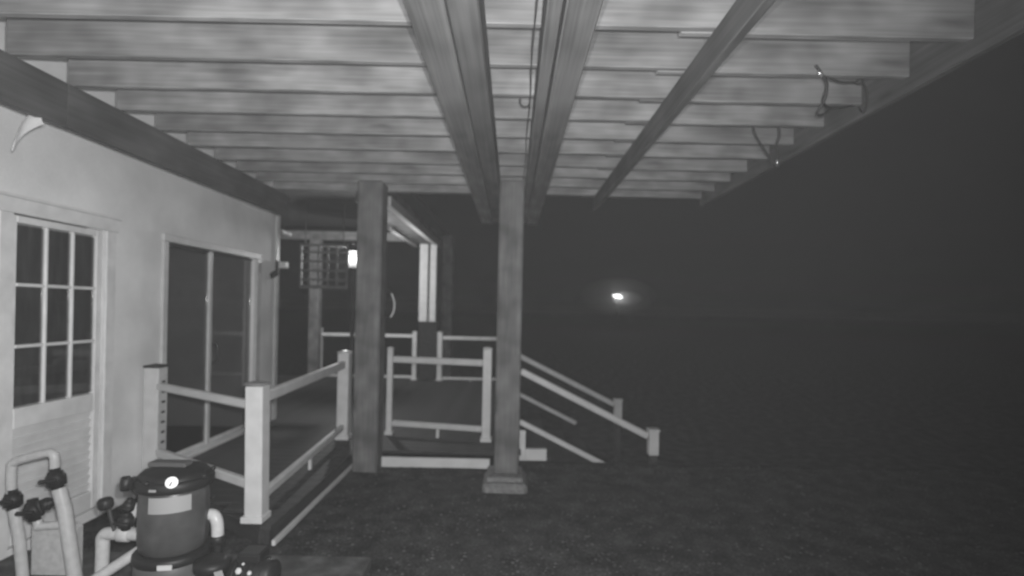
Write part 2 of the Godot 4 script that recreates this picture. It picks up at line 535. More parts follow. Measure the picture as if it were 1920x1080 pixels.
func platform() -> void:
	var pf := thing("porch_platform", "low dark boarded platform edged with white trim below the railings", "platform", Vector3(-1.6, 0, -5.6))
	var o := Vector3(1.6, 0, 5.6)
	var z := -3.60
	var i := 0
	while z > -11.3:
		var d := -z
		var xr := -1.6 if d < 5.46 else 0.12
		var xl := -3.09
		if d < 4.6: xl = -1.68 - (d - 3.6) * 1.42
		if d > 7.03: xl = -5.2
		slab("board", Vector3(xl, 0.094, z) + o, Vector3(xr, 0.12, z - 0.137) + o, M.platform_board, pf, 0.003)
		z -= 0.141
		i += 1
	# framing that carries the boards
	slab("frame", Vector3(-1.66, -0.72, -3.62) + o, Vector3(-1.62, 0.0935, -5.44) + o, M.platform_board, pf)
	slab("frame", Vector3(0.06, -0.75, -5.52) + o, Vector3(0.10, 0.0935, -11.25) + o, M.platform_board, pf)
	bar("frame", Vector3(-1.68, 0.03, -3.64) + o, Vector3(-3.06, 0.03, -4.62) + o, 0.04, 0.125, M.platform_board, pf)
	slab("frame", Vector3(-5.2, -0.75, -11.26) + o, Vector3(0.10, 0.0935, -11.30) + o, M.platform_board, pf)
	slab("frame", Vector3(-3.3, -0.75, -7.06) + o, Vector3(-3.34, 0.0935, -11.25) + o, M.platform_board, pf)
	# white trim
	slab("trim", Vector3(-1.595, -0.02, -3.60) + o, Vector3(-1.57, 0.026, -5.40) + o, M.white_vinyl, pf, 0.003)
	slab("fascia", Vector3(-1.60, -0.02, -5.43) + o, Vector3(-0.2, 0.088, -5.46) + o, M.white_vinyl, pf, 0.003)
	slab("corner_trim", Vector3(0.105, -0.3, -5.74) + o, Vector3(0.17, 0.315, -5.80) + o, M.white_vinyl, pf)
	slab("riser_board", Vector3(0.1705, -0.25, -5.745) + o, Vector3(0.40, 0.118, -5.81) + o, M.white_vinyl, pf)
	# steps down to the yard
	for k in 5:
		var y := 0.12 - 0.155 * (k + 1)
		slab("step", Vector3(0.121 + 0.32 * k, y - 0.04, -5.97) + o, Vector3(0.121 + 0.32 * (k + 1) + 0.02, y, -8.05) + o, M.platform_board, pf)
		slab("riser", Vector3(0.121 + 0.32 * k, y + 0.0005, -5.99) + o, Vector3(0.139 + 0.32 * k, y + 0.155 - 0.041, -8.03) + o, M.platform_board, pf)

func rail_post(r: Node, at: Vector3, w: float, top: float, cap: Material, lean := 0.0) -> void:
	var body := slab("post", Vector3(-w / 2, 0, -w / 2), Vector3(w / 2, top - 0.02, w / 2), M.white_vinyl, r, 0.006)
	body.position = at + Vector3(0, (top - 0.02) / 2.0, 0)
	body.rotation.z = lean
	var c := lathe("post_cap", [[0.0, 0.0], [w * 0.745, 0.0], [w * 0.745, 0.014], [w * 0.70, 0.02], [0.0, 0.034]], at + Vector3(-lean * top, top - 0.0195, 0), cap, r, Basis(Vector3.UP, PI / 4), 4)
	c.rotation.y = PI / 4
	slab("post_skirt", Vector3(-w / 2 - 0.014, 0, -w / 2 - 0.014) + at, Vector3(w / 2 + 0.014, 0.045, w / 2 + 0.014) + at, M.white_vinyl, r, 0.005)

func railings() -> void:
	var P := 0.1205
	# --- railing along the platform edge and back to the wall
	var r := thing("railing", "white railing running from the house wall round the platform corner beside the sand filter", "railing", Vector3(-1.75, P, -3.7))
	var near := Vector3(0, 0, 0)
	var wallp := Vector3(-1.26, 0, -0.82)
	var far := Vector3(-0.13, 0, -2.32)
	rail_post(r, near, 0.12, 0.955, M.cap_grey, 0.012)
	rail_post(r, wallp, 0.125, 0.965, M.dark_metal)
	rail_post(r, far, 0.125, 0.985, M.white_vinyl)
	for e: Array in [[near, wallp, 0.79, 0.235, 0.062], [near, far, 0.84, 0.14, 0.085]]:
		var a: Vector3 = e[0]; var b: Vector3 = e[1]
		var dir := (b - a).normalized() * 0.062
		bar("top_rail", a + dir + Vector3(0, e[2], 0), b - dir + Vector3(0, e[2], 0), 0.055, e[4], M.white_vinyl, r, 0.012)
		bar("bottom_rail", a + dir + Vector3(0, e[3], 0), b - dir + Vector3(0, e[3], 0), 0.05, 0.068, M.white_vinyl, r, 0.01)
		var m := (a + b) / 2.0
		slab("rail_foot", m + Vector3(-0.014, 0, -0.014), m + Vector3(0.014, e[3] - 0.035, 0.014), M.white_vinyl, r)
	for k in 8:   # clips for wire infill on the wall post
		slab("wire_clip", wallp + Vector3(0.0630, 0.22 + k * 0.085, -0.02), wallp + Vector3(0.072, 0.24 + k * 0.085, 0.02), M.dark_metal, r, 0.002)
	# --- front railing between the posts
	r = thing("railing", "white railing panel behind the two timber posts at the platform front", "railing", Vector3(-1.42, P, -6.26))
	var b2 := Vector3(1.15, 0, 0.22)
	rail_post(r, Vector3.ZERO, 0.065, 1.02, M.white_vinyl)
	rail_post(r, b2, 0.098, 1.06, M.white_vinyl)
	bar("top_rail", Vector3(0.033, 0.885, -0.006), b2 + Vector3(-0.05, 0.885, -0.008), 0.055, 0.075, M.white_vinyl, r, 0.012)
	bar("bottom_rail", Vector3(0.033, 0.135, -0.006), b2 + Vector3(-0.05, 0.135, -0.008), 0.05, 0.065, M.white_vinyl, r, 0.01)
	slab("rail_foot", Vector3(0.57, 0, 0.095), Vector3(0.605, 0.101, 0.13), M.white_vinyl, r)
	# --- back railings
	r = thing("railing", "far white railing to the left of the pale porch column", "railing", Vector3(-2.0, P, -11.0))
	rail_post(r, Vector3.ZERO, 0.09, 1.0, M.white_vinyl)
	rail_post(r, Vector3(-1.98, 0, 0), 0.13, 1.03, M.white_vinyl)
	slab("top_rail", Vector3(-1.914, 0.87, -0.03), Vector3(-0.046, 0.94, 0.03), M.white_vinyl, r, 0.01)
	slab("bottom_rail", Vector3(-1.914, 0.03, -0.025), Vector3(-0.046, 0.09, 0.025), M.white_vinyl, r, 0.01)
	r = thing("railing", "far white railing to the right of the pale porch column", "railing", Vector3(-1.48, P, -11.0))
	rail_post(r, Vector3.ZERO, 0.10, 1.0, M.white_vinyl)
	rail_post(r, Vector3(1.42, 0, 0), 0.10, 1.0, M.white_vinyl)
	slab("top_rail", Vector3(0.052, 0.845, -0.03), Vector3(1.368, 0.92, 0.03), M.white_vinyl, r, 0.01)
	slab("bottom_rail", Vector3(0.052, 0.02, -0.025), Vector3(1.368, 0.075, 0.025), M.white_vinyl, r, 0.01)
	slab("rail_foot", Vector3(0.62, -0.0005, -0.02), Vector3(0.66, 0.0195, 0.02), M.white_vinyl, r)
	# --- stair railings
	for s: Array in [[-6.0, "white sloping stair handrail closest to the post on the stone footing"], [-8.0, "white sloping stair handrail on the far side of the steps"]]:
		r = thing("stair_railing", s[1], "handrail", Vector3(0.06, P, s[0]), "handrails of the steps to the yard")
		rail_post(r, Vector3(0, 0, 0), 0.09, 1.02, M.white_vinyl)
		var y0 := 0.93 - P; var y1 := 0.225 - P
		bar("top_rail", Vector3(0.046, y0, 0), Vector3(1.495, y1, 0), 0.055, 0.075, M.white_vinyl, r, 0.012)
		var cutoff := 1.495 if s[0] > -7.0 else 0.93
		bar("bottom_rail", Vector3(0.046, y0 - 0.57, 0), Vector3(cutoff, lerpf(y0, y1, (cutoff - 0.046) / 1.449) - 0.57, 0), 0.045, 0.06, M.white_vinyl, r, 0.01)
		slab("newel_post", Vector3(1.506, -0.8, -0.045), Vector3(1.596, -0.1005, 0.045), M.platform_board, r, 0.006)
		slab("newel_sleeve", Vector3(1.496, -0.10, -0.055), Vector3(1.606, 0.165, 0.055), M.white_vinyl, r, 0.006)
		slab("post_cap", Vector3(1.486, 0.1655, -0.065), Vector3(1.616, 0.19, 0.065), M.white_vinyl, r, 0.01)

func porch() -> void:
	var p := thing("back_porch", "far porch with a pale square column whose shaded lower part is coloured dark under a boxed roof beam", "porch", Vector3(-1.76, 0.12, -11.0))
	var o := Vector3(1.76, -0.12, 11.0)
	# column, its lower part coloured dark to stand for shade
	slab("shaded_base", Vector3(-1.93, 0.1205, -11.03) + o, Vector3(-1.55, 1.29, -11.42) + o, M.shaded_base, p, 0.01)
	slab("shaded_base_cap", Vector3(-1.95, 1.2905, -11.01) + o, Vector3(-1.53, 1.325, -11.44) + o, M.shaded_base, p, 0.008)
	slab("column", Vector3(-1.945, 1.3255, -11.05) + o, Vector3(-1.77, 2.94, -11.25) + o, M.white_vinyl, p, 0.008)
	slab("column_trim", Vector3(-1.735, 1.3255, -11.09) + o, Vector3(-1.60, 2.94, -11.23) + o, M.white_vinyl, p, 0.008)
	slab("column_core", Vector3(-1.769, 1.3255, -11.15) + o, Vector3(-1.736, 2.94, -11.24) + o, M.dark_metal, p, 0.003)
	# boxed roof beam: dark soffit between two white edge strips
	slab("roof_beam", Vector3(-2.06, 2.965, -6.9) + o, Vector3(-1.702, 3.25, -11.55) + o, M.post_wood, p)
	slab("edge_strip", Vector3(-1.701, 2.925, -6.9) + o, Vector3(-1.60, 3.05, -11.6) + o, M.white_vinyl, p)
	slab("edge_strip", Vector3(-2.16, 2.925, -9.0) + o, Vector3(-2.061, 3.03, -11.55) + o, M.white_vinyl, p)
	slab("roof", Vector3(-5.4, 3.251, -7.1) + o, Vector3(-1.5, 3.36, -12.6) + o, M.roofing, p)
	slab("cross_beam", Vector3(-5.2, 2.93, -10.62) + o, Vector3(-2.1205, 3.10, -10.70) + o, M.post_wood, p)
	slab("eave_board", Vector3(-3.5, 2.70, -7.06) + o, Vector3(-3.54, 2.75, -8.4) + o, M.post_wood, p)
	# plain timber posts
	slab("post", Vector3(-4.06, 0.1205, -10.60) + o, Vector3(-3.86, 2.9295, -10.80) + o, M.post_wood, p, 0.01)
	slab("post", Vector3(-1.60, -0.72, -12.0) + o, Vector3(-1.37, 3.2505, -12.23) + o, M.post_wood, p, 0.01)
	# lattice panel hung under the porch roof
	var l := thing("lattice_panel", "faint framed lattice panel hanging under the far porch roof beside the lantern", "lattice panel", Vector3(-3.0, 1.91, -8.45))
	slab("frame", Vector3(-0.38, -0.025, -0.02), Vector3(0.38, 0.025, 0.02), M.post_wood, l)
	slab("frame", Vector3(-0.38, 0.64, -0.02), Vector3(0.38, 0.68, 0.02), M.post_wood, l)
	slab("frame", Vector3(-0.38, 0.0255, -0.019), Vector3(-0.35, 0.6395, 0.019), M.post_wood, l)
	slab("frame", Vector3(0.35, 0.0255, -0.019), Vector3(0.38, 0.6395, 0.019), M.post_wood, l)
	for i in 4:
		slab("slat", Vector3(-0.3495, 0.10 + 0.145 * i, -0.010), Vector3(0.3495, 0.135 + 0.145 * i, -0.003), M.post_wood, l, 0.002)
		slab("slat", Vector3(-0.25 + 0.145 * i, 0.0255, -0.002), Vector3(-0.215 + 0.145 * i, 0.6395, 0.005), M.post_wood, l, 0.002)
	for x: float in [-0.3, 0.3]:
		tube("hanger", [Vector3(x, 0.68, 0), Vector3(x, 1.342, 0)], 0.008, M.dark_metal, l, 6)
	# lit lantern on a dark pole
	var n := thing("lantern_post", "lit glass lantern on a thin dark pole beside the square timber post", "lantern", Vector3(-2.70, 0.1205, -9.0))
	lathe("base", disc_profile(0.1, 0.03), Vector3.ZERO, M.black_plastic, n)
	tube("pole", [Vector3(0, 0.03, 0), Vector3(0, 2.11, 0)], 0.035, M.black_plastic, n, 12)
	lathe("lamp_tray", [[0.0, 0.0], [0.05, 0.0], [0.085, 0.03], [0.085, 0.04], [0.0, 0.04]], Vector3(0, 2.105, 0), M.black_plastic, n)
	lathe("glass", [[0.075, 0.0], [0.075, 0.28]], Vector3(0, 2.147, 0), M.lantern_glass, n)
	lathe("lamp_roof", [[0.0, 0.0], [0.165, -0.02], [0.165, -0.01], [0.06, 0.07], [0.0, 0.08]], Vector3(0, 2.43, 0), M.black_plastic, n)
	lathe("finial", [[0.0, 0.0], [0.012, 0.0], [0.012, 0.02], [0.025, 0.04], [0.018, 0.065], [0.0, 0.07]], Vector3(0, 2.508, 0), M.steel, n, Basis.IDENTITY, 12)
	lathe("bulb", [[0.0, 0.0], [0.014, 0.0], [0.02, 0.03], [0.03, 0.06], [0.02, 0.09], [0.0, 0.1]], Vector3(0, 2.25, 0), M.bulb_glow, n, Basis.IDENTITY, 16)
	var om := OmniLight3D.new(); om.name = "lantern_light"
	om.light_energy = 3.7; om.light_size = 0.04; om.omni_range = 30.0; om.omni_attenuation = 2.0; om.shadow_enabled = true
	om.position = Vector3(0, 2.30, 0)
	n.add_child(om)

func yard_lamp() -> void:
	# a lamp on a pole far off in the yard, with added haze shaped to give it a soft halo
	var l := thing("yard_lamp", "bright lamp on a pole glowing in added haze far off in the dark yard", "lamp", Vector3(11.75, -0.72, -60.0))
	tube("pole", [Vector3(0, -0.1, -0.3), Vector3(0, 4.3, -0.3)], 0.06, M.black_plastic, l, 10)
	slab("bracket", Vector3(-0.05, 4.22, -0.3), Vector3(0.05, 4.3, 0.05), M.black_plastic, l)
	slab("hood", Vector3(-0.66, 4.301, -0.22), Vector3(0.66, 4.33, 0.25), M.black_plastic, l, 0.01)
	lathe("bulb", [[0.0, -0.6], [0.1, -0.56], [0.17, -0.38], [0.2, 0.0], [0.17, 0.38], [0.1, 0.56], [0.0, 0.6]], Vector3(0, 4.05, 0.06), M.flood_glow, l, Basis(Vector3(0, 0, 1), PI / 2 - 0.2), 16)
	var om := OmniLight3D.new(); om.name = "yard_light"
	om.light_energy = 2.8; om.light_size = 0.25; om.omni_range = 60.0; om.omni_attenuation = 2.0; om.shadow_enabled = true
	om.position = Vector3(0, 4.0, 0.65)
	l.add_child(om)
	for e: Array in [[Vector3(0, 3.35, 0.6), Vector3(8.5, 4.0, 5.0), 0.04], [Vector3(1.0, 3.1, 0.6), Vector3(3.4, 1.5, 2.6), 0.12]]:
		var fog := FogVolume.new()
		fog.name = numbered(self, "halo_haze")
		fog.shape = RenderingServer.FOG_VOLUME_SHAPE_ELLIPSOID
		fog.size = e[1]
		var fm := FogMaterial.new(); fm.density = e[2]; fm.albedo = Color(0.95, 0.95, 0.95)
		fog.material = fm
		fog.position = Vector3(11.75, 0, -60.0) + e[0]
		fog.set_meta("kind", "stuff"); fog.set_meta("label", "thin added haze that makes the halo of the far yard lamp"); fog.set_meta("category", "halo_haze")
		add_child(fog)

func gravel() -> void:
	# loose pebbles over the bare soil
	var st := SurfaceTool.new(); st.begin(Mesh.PRIMITIVE_TRIANGLES); st.set_smooth_group(-1)
	var t := [Vector3(0, 0.5, 0), Vector3(0.9, 0.1, 0.2), Vector3(0.2, 0.05, 0.8), Vector3(-0.8, 0.12, 0.4), Vector3(-0.6, 0.08, -0.6), Vector3(0.4, 0.1, -0.8)]
	for k in 5:
		for p: Vector3 in [t[0], t[1 + (k + 1) % 5], t[1 + k]]: st.add_vertex(p)
		for p: Vector3 in [t[1 + k], t[1 + (k + 1) % 5], Vector3(0, -0.3, 0)]: st.add_vertex(p)
	st.generate_normals()
	var mesh := st.commit()
	mesh.surface_set_material(0, M.pebble)
	var mm := MultiMesh.new()
	mm.transform_format = MultiMesh.TRANSFORM_3D
	mm.use_colors = true
	mm.mesh = mesh
	mm.instance_count = 9000
	var r := RandomNumberGenerator.new(); r.seed = 77
	for i in mm.instance_count:
		var d := 2.3 + 3.4 * r.randf()
		var x := r.randf_range(-1.5, 6.5)
		var sc := 0.005 + 0.012 * pow(r.randf(), 3.0)
		mm.set_instance_transform(i, Transform3D(Basis(Vector3.UP, r.randf() * TAU).scaled(Vector3(sc, sc, sc)), Vector3(x, -0.006 + 0.2 * sc, -d)))
		var v := r.randf_range(0.03, 0.10)
		mm.set_instance_color(i, Color(v, v, v))
	var o := MultiMeshInstance3D.new()
	o.name = "gravel"
	o.multimesh = mm
	o.set_meta("kind", "stuff"); o.set_meta("label", "loose small gravel scattered on the dark soil"); o.set_meta("category", "gravel")
	add_child(o)

func valve(parent: Node, at: Vector3, axis: Vector3, s: float) -> void:
	# a union body with a ribbed nut and a tee handle
	var b := Basis(Quaternion(Vector3.UP, axis.normalized()))
	var v := lathe("valve_body", [[0.0, 0.0], [0.030 * s, 0.0], [0.030 * s, 0.018 * s], [0.046 * s, 0.022 * s], [0.048 * s, 0.075 * s], [0.042 * s, 0.082 * s], [0.036 * s, 0.1 * s], [0.026 * s, 0.1 * s], [0.026 * s, 0.12 * s], [0.0, 0.12 * s]], at, M.black_plastic, parent, b, 14)
	tube("valve_handle", [Vector3(-0.045 * s, 0.06 * s, 0.05 * s), Vector3(-0.02 * s, 0.063 * s, 0.062 * s), Vector3(0.02 * s, 0.063 * s, 0.062 * s), Vector3(0.045 * s, 0.06 * s, 0.05 * s)], 0.013 * s, M.black_plastic, v, 8)

func pool_equipment() -> void:
	var pad := thing("equipment_pad", "low concrete pad under the sand filter and pump", "pad", Vector3(-1.8, 0, -2.6))
	slab("slab", Vector3(-1.25, -0.08, -0.75), Vector3(0.95, 0.05, 0.6), M.concrete, pad, 0.012)
	# ---- sand filter
	var f := thing("sand_filter", "grey barrel-shaped pool filter with black clamped lid and pressure gauge", "pool filter", Vector3(-1.69, 0.0505, -2.7))
	lathe("base_shell", [[0.0, 0.0], [0.175, 0.0], [0.182, 0.01], [0.182, 0.05], [0.168, 0.07], [0.170, 0.25], [0.165, 0.29], [0.150, 0.305]], Vector3.ZERO, M.tank_base, f)
	lathe("clamp_band", [[0.148, 0.285], [0.172, 0.29], [0.176, 0.30], [0.176, 0.325], [0.165, 0.335], [0.14, 0.338]], Vector3.ZERO, M.black_plastic, f)
	lathe("tank", [[0.135, 0.334], [0.150, 0.352], [0.156, 0.39], [0.157, 0.50], [0.155, 0.60], [0.150, 0.645], [0.145, 0.652]], Vector3.ZERO, M.tank_grey, f)
	lathe("lid_ring", [[0.14, 0.645], [0.168, 0.645], [0.178, 0.655], [0.178, 0.690], [0.168, 0.70], [0.15, 0.703]], Vector3.ZERO, M.black_plastic, f)
	lathe("lid", [[0.160, 0.70], [0.158, 0.712], [0.14, 0.728], [0.085, 0.742], [0.03, 0.747], [0.0, 0.748]], Vector3.ZERO, M.black_plastic, f)
	for i in 8:
		var an := TAU * i / 8.0 + 0.2
		lathe("lid_bolt", disc_profile(0.013, 0.016, 0.003), Vector3(cos(an) * 0.168, 0.697, sin(an) * 0.168), M.black_plastic, f, Basis.IDENTITY, 8)
	slab("lid_handle", Vector3(-0.12, 0.742, -0.035), Vector3(0.07, 0.765, 0.035), M.tank_base, f, 0.01)
	lathe("clamp_knob", [[0.0, 0.0], [0.028, 0.0], [0.03, 0.03], [0.038, 0.034], [0.038, 0.06], [0.03, 0.07], [0.0, 0.072]], Vector3(-0.125, 0.685, 0.09), M.black_plastic, f, Basis(Quaternion(Vector3.UP, Vector3(-0.75, 0.05, 0.66).normalized())), 10)
	# gauge facing the camera
	var gd := Vector3(0.50, 0.30, 0.81).normalized()
	var gp := Vector3(0.075, 0.705, 0.145)
	tube("gauge_stem", [Vector3(0.055, 0.69, 0.10), gp], 0.01, M.steel, f, 8)
	var g := lathe("pressure_gauge", disc_profile(0.031, 0.02, 0.004), gp, M.black_plastic, f, Basis(Quaternion(Vector3.UP, gd)), 20)
	lathe("gauge_face", [[0.0, 0.0215], [0.027, 0.0210]], Vector3.ZERO, M.bright_sticker, g, Basis.IDENTITY, 20)
	slab("gauge_needle", Vector3(-0.003, 0.0225, -0.003), Vector3(0.003, 0.0245, 0.018), M.black_plastic, g, 0.0005)
	slab("lid_plate", Vector3(-0.012, 0.668, 0.1755), Vector3(0.022, 0.680, 0.181), M.sticker, f, 0.001)
	# curved paper label just under the lid
	var st := SurfaceTool.new(); st.begin(Mesh.PRIMITIVE_TRIANGLES); st.set_smooth_group(1)
	for i in 12:
		var a0 := lerpf(0.55, 1.75, i / 12.0); var a1 := lerpf(0.55, 1.75, (i + 1) / 12.0)
		var q := [Vector3(cos(a0) * 0.1585, 0.555, sin(a0) * 0.1585), Vector3(cos(a1) * 0.1585, 0.555, sin(a1) * 0.1585), Vector3(cos(a1) * 0.1575, 0.632, sin(a1) * 0.1575), Vector3(cos(a0) * 0.1575, 0.632, sin(a0) * 0.1575)]
		for k: int in [0, 1, 2, 0, 2, 3]: st.add_vertex(q[k])
	st.generate_normals()
	put("label_sticker", st.commit(), M.sticker, f)
	slab("band_tag", Vector3(0.035, 0.298, 0.170), Vector3(0.100, 0.322, 0.178), M.bright_sticker, f, 0.001).rotation.y = 0.15
	# outlet elbow
	tube("outlet_elbow", curve([Vector3(0.11, 0.47, -0.06), Vector3(0.165, 0.475, -0.055), Vector3(0.19, 0.44, -0.05), Vector3(0.195, 0.36, -0.05)], 5), 0.03, M.pvc, f, 14)
	lathe("outlet_collar", disc_profile(0.037, 0.045, 0.005), Vector3(0.195, 0.33, -0.05), M.black_plastic, f, Basis.IDENTITY, 14)
	tube("outlet_pipe", [Vector3(0.195, 0.335, -0.05), Vector3(0.195, 0.02, -0.05)], 0.025, M.black_plastic, f, 12)
	# ---- pump
	var p := thing("pool_pump", "small black pool pump with pale stickers beside the grey filter", "pool pump", Vector3(-1.28, 0.0505, -2.6))
	slab("foot", Vector3(-0.1, 0, -0.12), Vector3(0.14, 0.03, 0.12), M.black_plastic, p, 0.006)
	slab("pedestal", Vector3(-0.06, 0.0305, -0.07), Vector3(0.1, 0.16, 0.07), M.black_plastic, p, 0.01)
	lathe("motor", [[0.0, 0.0], [0.07, 0.0], [0.082, 0.015], [0.082, 0.19], [0.072, 0.21], [0.03, 0.225], [0.0, 0.225]], Vector3(-0.07, 0.235, -0.02), M.black_plastic, p, Basis(Vector3(0, 0, 1), -PI / 2), 24)
	for i in 6:
		lathe("cooling_fin", [[0.08, 0.0], [0.089, 0.002], [0.089, 0.006], [0.08, 0.008]], Vector3(-0.04 + i * 0.026, 0.235, -0.02), M.black_plastic, p, Basis(Vector3(0, 0, 1), -PI / 2), 24)
	lathe("strainer_pot", [[0.0, 0.0], [0.06, 0.0], [0.068, 0.02], [0.068, 0.16], [0.082, 0.165], [0.082, 0.20], [0.05, 0.212], [0.0, 0.215]], Vector3(-0.14, 0.13, 0.03), M.black_plastic, p)
	slab("warning_sticker", Vector3(-0.085, 0.245, 0.098), Vector3(-0.045, 0.315, 0.103), M.sticker, p, 0.001).rotation.z = 0.3
	for e: Array in [[0.0, 0.292, 0.020, 0.010], [0.052, 0.283, 0.014, 0.014], [0.022, 0.326, 0.009, 0.009], [0.085, 0.262, 0.006, 0.006]]:
		lathe("bolt_head", disc_profile(e[2] * 0.8, 0.012, 0.003), Vector3(e[0], e[1], 0.052), M.bright_sticker, p, Basis(Vector3.RIGHT, 1.1), 6)
	slab("junction_box", Vector3(-0.02, 0.318, -0.07), Vector3(0.09, 0.365, 0.04), M.black_plastic, p, 0.008)
	# ---- valve manifold between filter and wall
	var v := thing("valve_manifold", "white pipe manifold with two black valve handles between the filter and the wall", "pipes", Vector3(-2.12, 0.0505, -2.8))
	tube("pipe", curve([Vector3(-0.01, -0.05, 0.0), Vector3(-0.005, 0.25, 0), Vector3(0.0, 0.335, 0.0), Vector3(0.06, 0.352, 0.005), Vector3(0.29, 0.352, 0.02)], 5), 0.032, M.pvc, v, 14)
	tube("pipe", [Vector3(-0.12, 0.03, 0.16), Vector3(0.04, 0.16, 0.13), Vector3(0.30, 0.34, 0.06)], 0.027, M.pvc, v, 12)
	lathe("coupling", disc_profile(0.041, 0.06, 0.004), Vector3(0.085, 0.352, 0.007), M.pvc, v, Basis(Vector3(0, 0, 1), -PI / 2), 14)
	tube("pipe", [Vector3(0.12, 0.353, 0.01), Vector3(0.135, 0.44, 0.0), Vector3(0.185, 0.50, -0.02), Vector3(0.29, 0.50, -0.03)], 0.028, M.pvc, v, 12)
	tube("valve_stem", [Vector3(0.075, 0.36, 0.02), Vector3(0.05, 0.44, 0.02), Vector3(0.03, 0.51, 0.02)], 0.011, M.dark_metal, v, 8)
	lathe("valve_knob", [[0.0, 0.0], [0.028, 0.004], [0.036, 0.02], [0.036, 0.05], [0.026, 0.062], [0.0, 0.064]], Vector3(0.025, 0.48, 0.02), M.black_plastic, v, Basis(Vector3(0, 0, 1), 0.15), 10)
	valve(v, Vector3(0.150, 0.395, 0.05), Vector3(0.1, 1, 0.1), 0.75)
	valve(v, Vector3(0.160, 0.485, 0.055), Vector3(0.25, 1, 0.1), 0.6)
	# ---- pipe loop by the door
	var u := thing("pipe_loop", "white pipe loop with black unions standing in front of the slatted door panel", "pipes", Vector3(-2.66, 0.0, -3.0))
	tube("pipe", curve([Vector3(-0.135, 0.52, 0), Vector3(-0.137, 0.66, 0), Vector3(-0.115, 0.705, 0), Vector3(0.05, 0.755, 0), Vector3(0.085, 0.755, 0), Vector3(0.103, 0.73, 0), Vector3(0.105, 0.64, 0)], 5), 0.024, M.pvc, u, 14)
	valve(u, Vector3(-0.125, 0.435, 0), Vector3(-0.05, 1, 0), 0.95)
	valve(u, Vector3(0.122, 0.555, 0), Vector3(-0.15, 1, 0), 1.0)
	tube("pipe", [Vector3(0.13, 0.56, 0), Vector3(0.165, 0.44, 0.0), Vector3(0.27, -0.06, 0.02)], 0.036, M.pvc, u, 14)
	tube("pipe", [Vector3(-0.122, 0.44, 0), Vector3(-0.09, 0.30, 0.0), Vector3(-0.03, -0.06, 0.02)], 0.028, M.pvc, u, 14)
	tube("pipe", [Vector3(0.01, 0.40, 0.0), Vector3(0.02, 0.34, 0.0), Vector3(0.17, 0.36, 0.0)], 0.026, M.pvc, u, 12)
	valve(u, Vector3(0.015, 0.385, 0.02), Vector3(-0.12, 1, 0), 1.0)
	valve(u, Vector3(0.035, 0.46, 0.02), Vector3(0.9, 0.35, 0), 0.75)
	slab("filter_box", Vector3(-0.07, -0.03, -0.12), Vector3(0.19, 0.33, -0.04), M.pvc, u, 0.02)

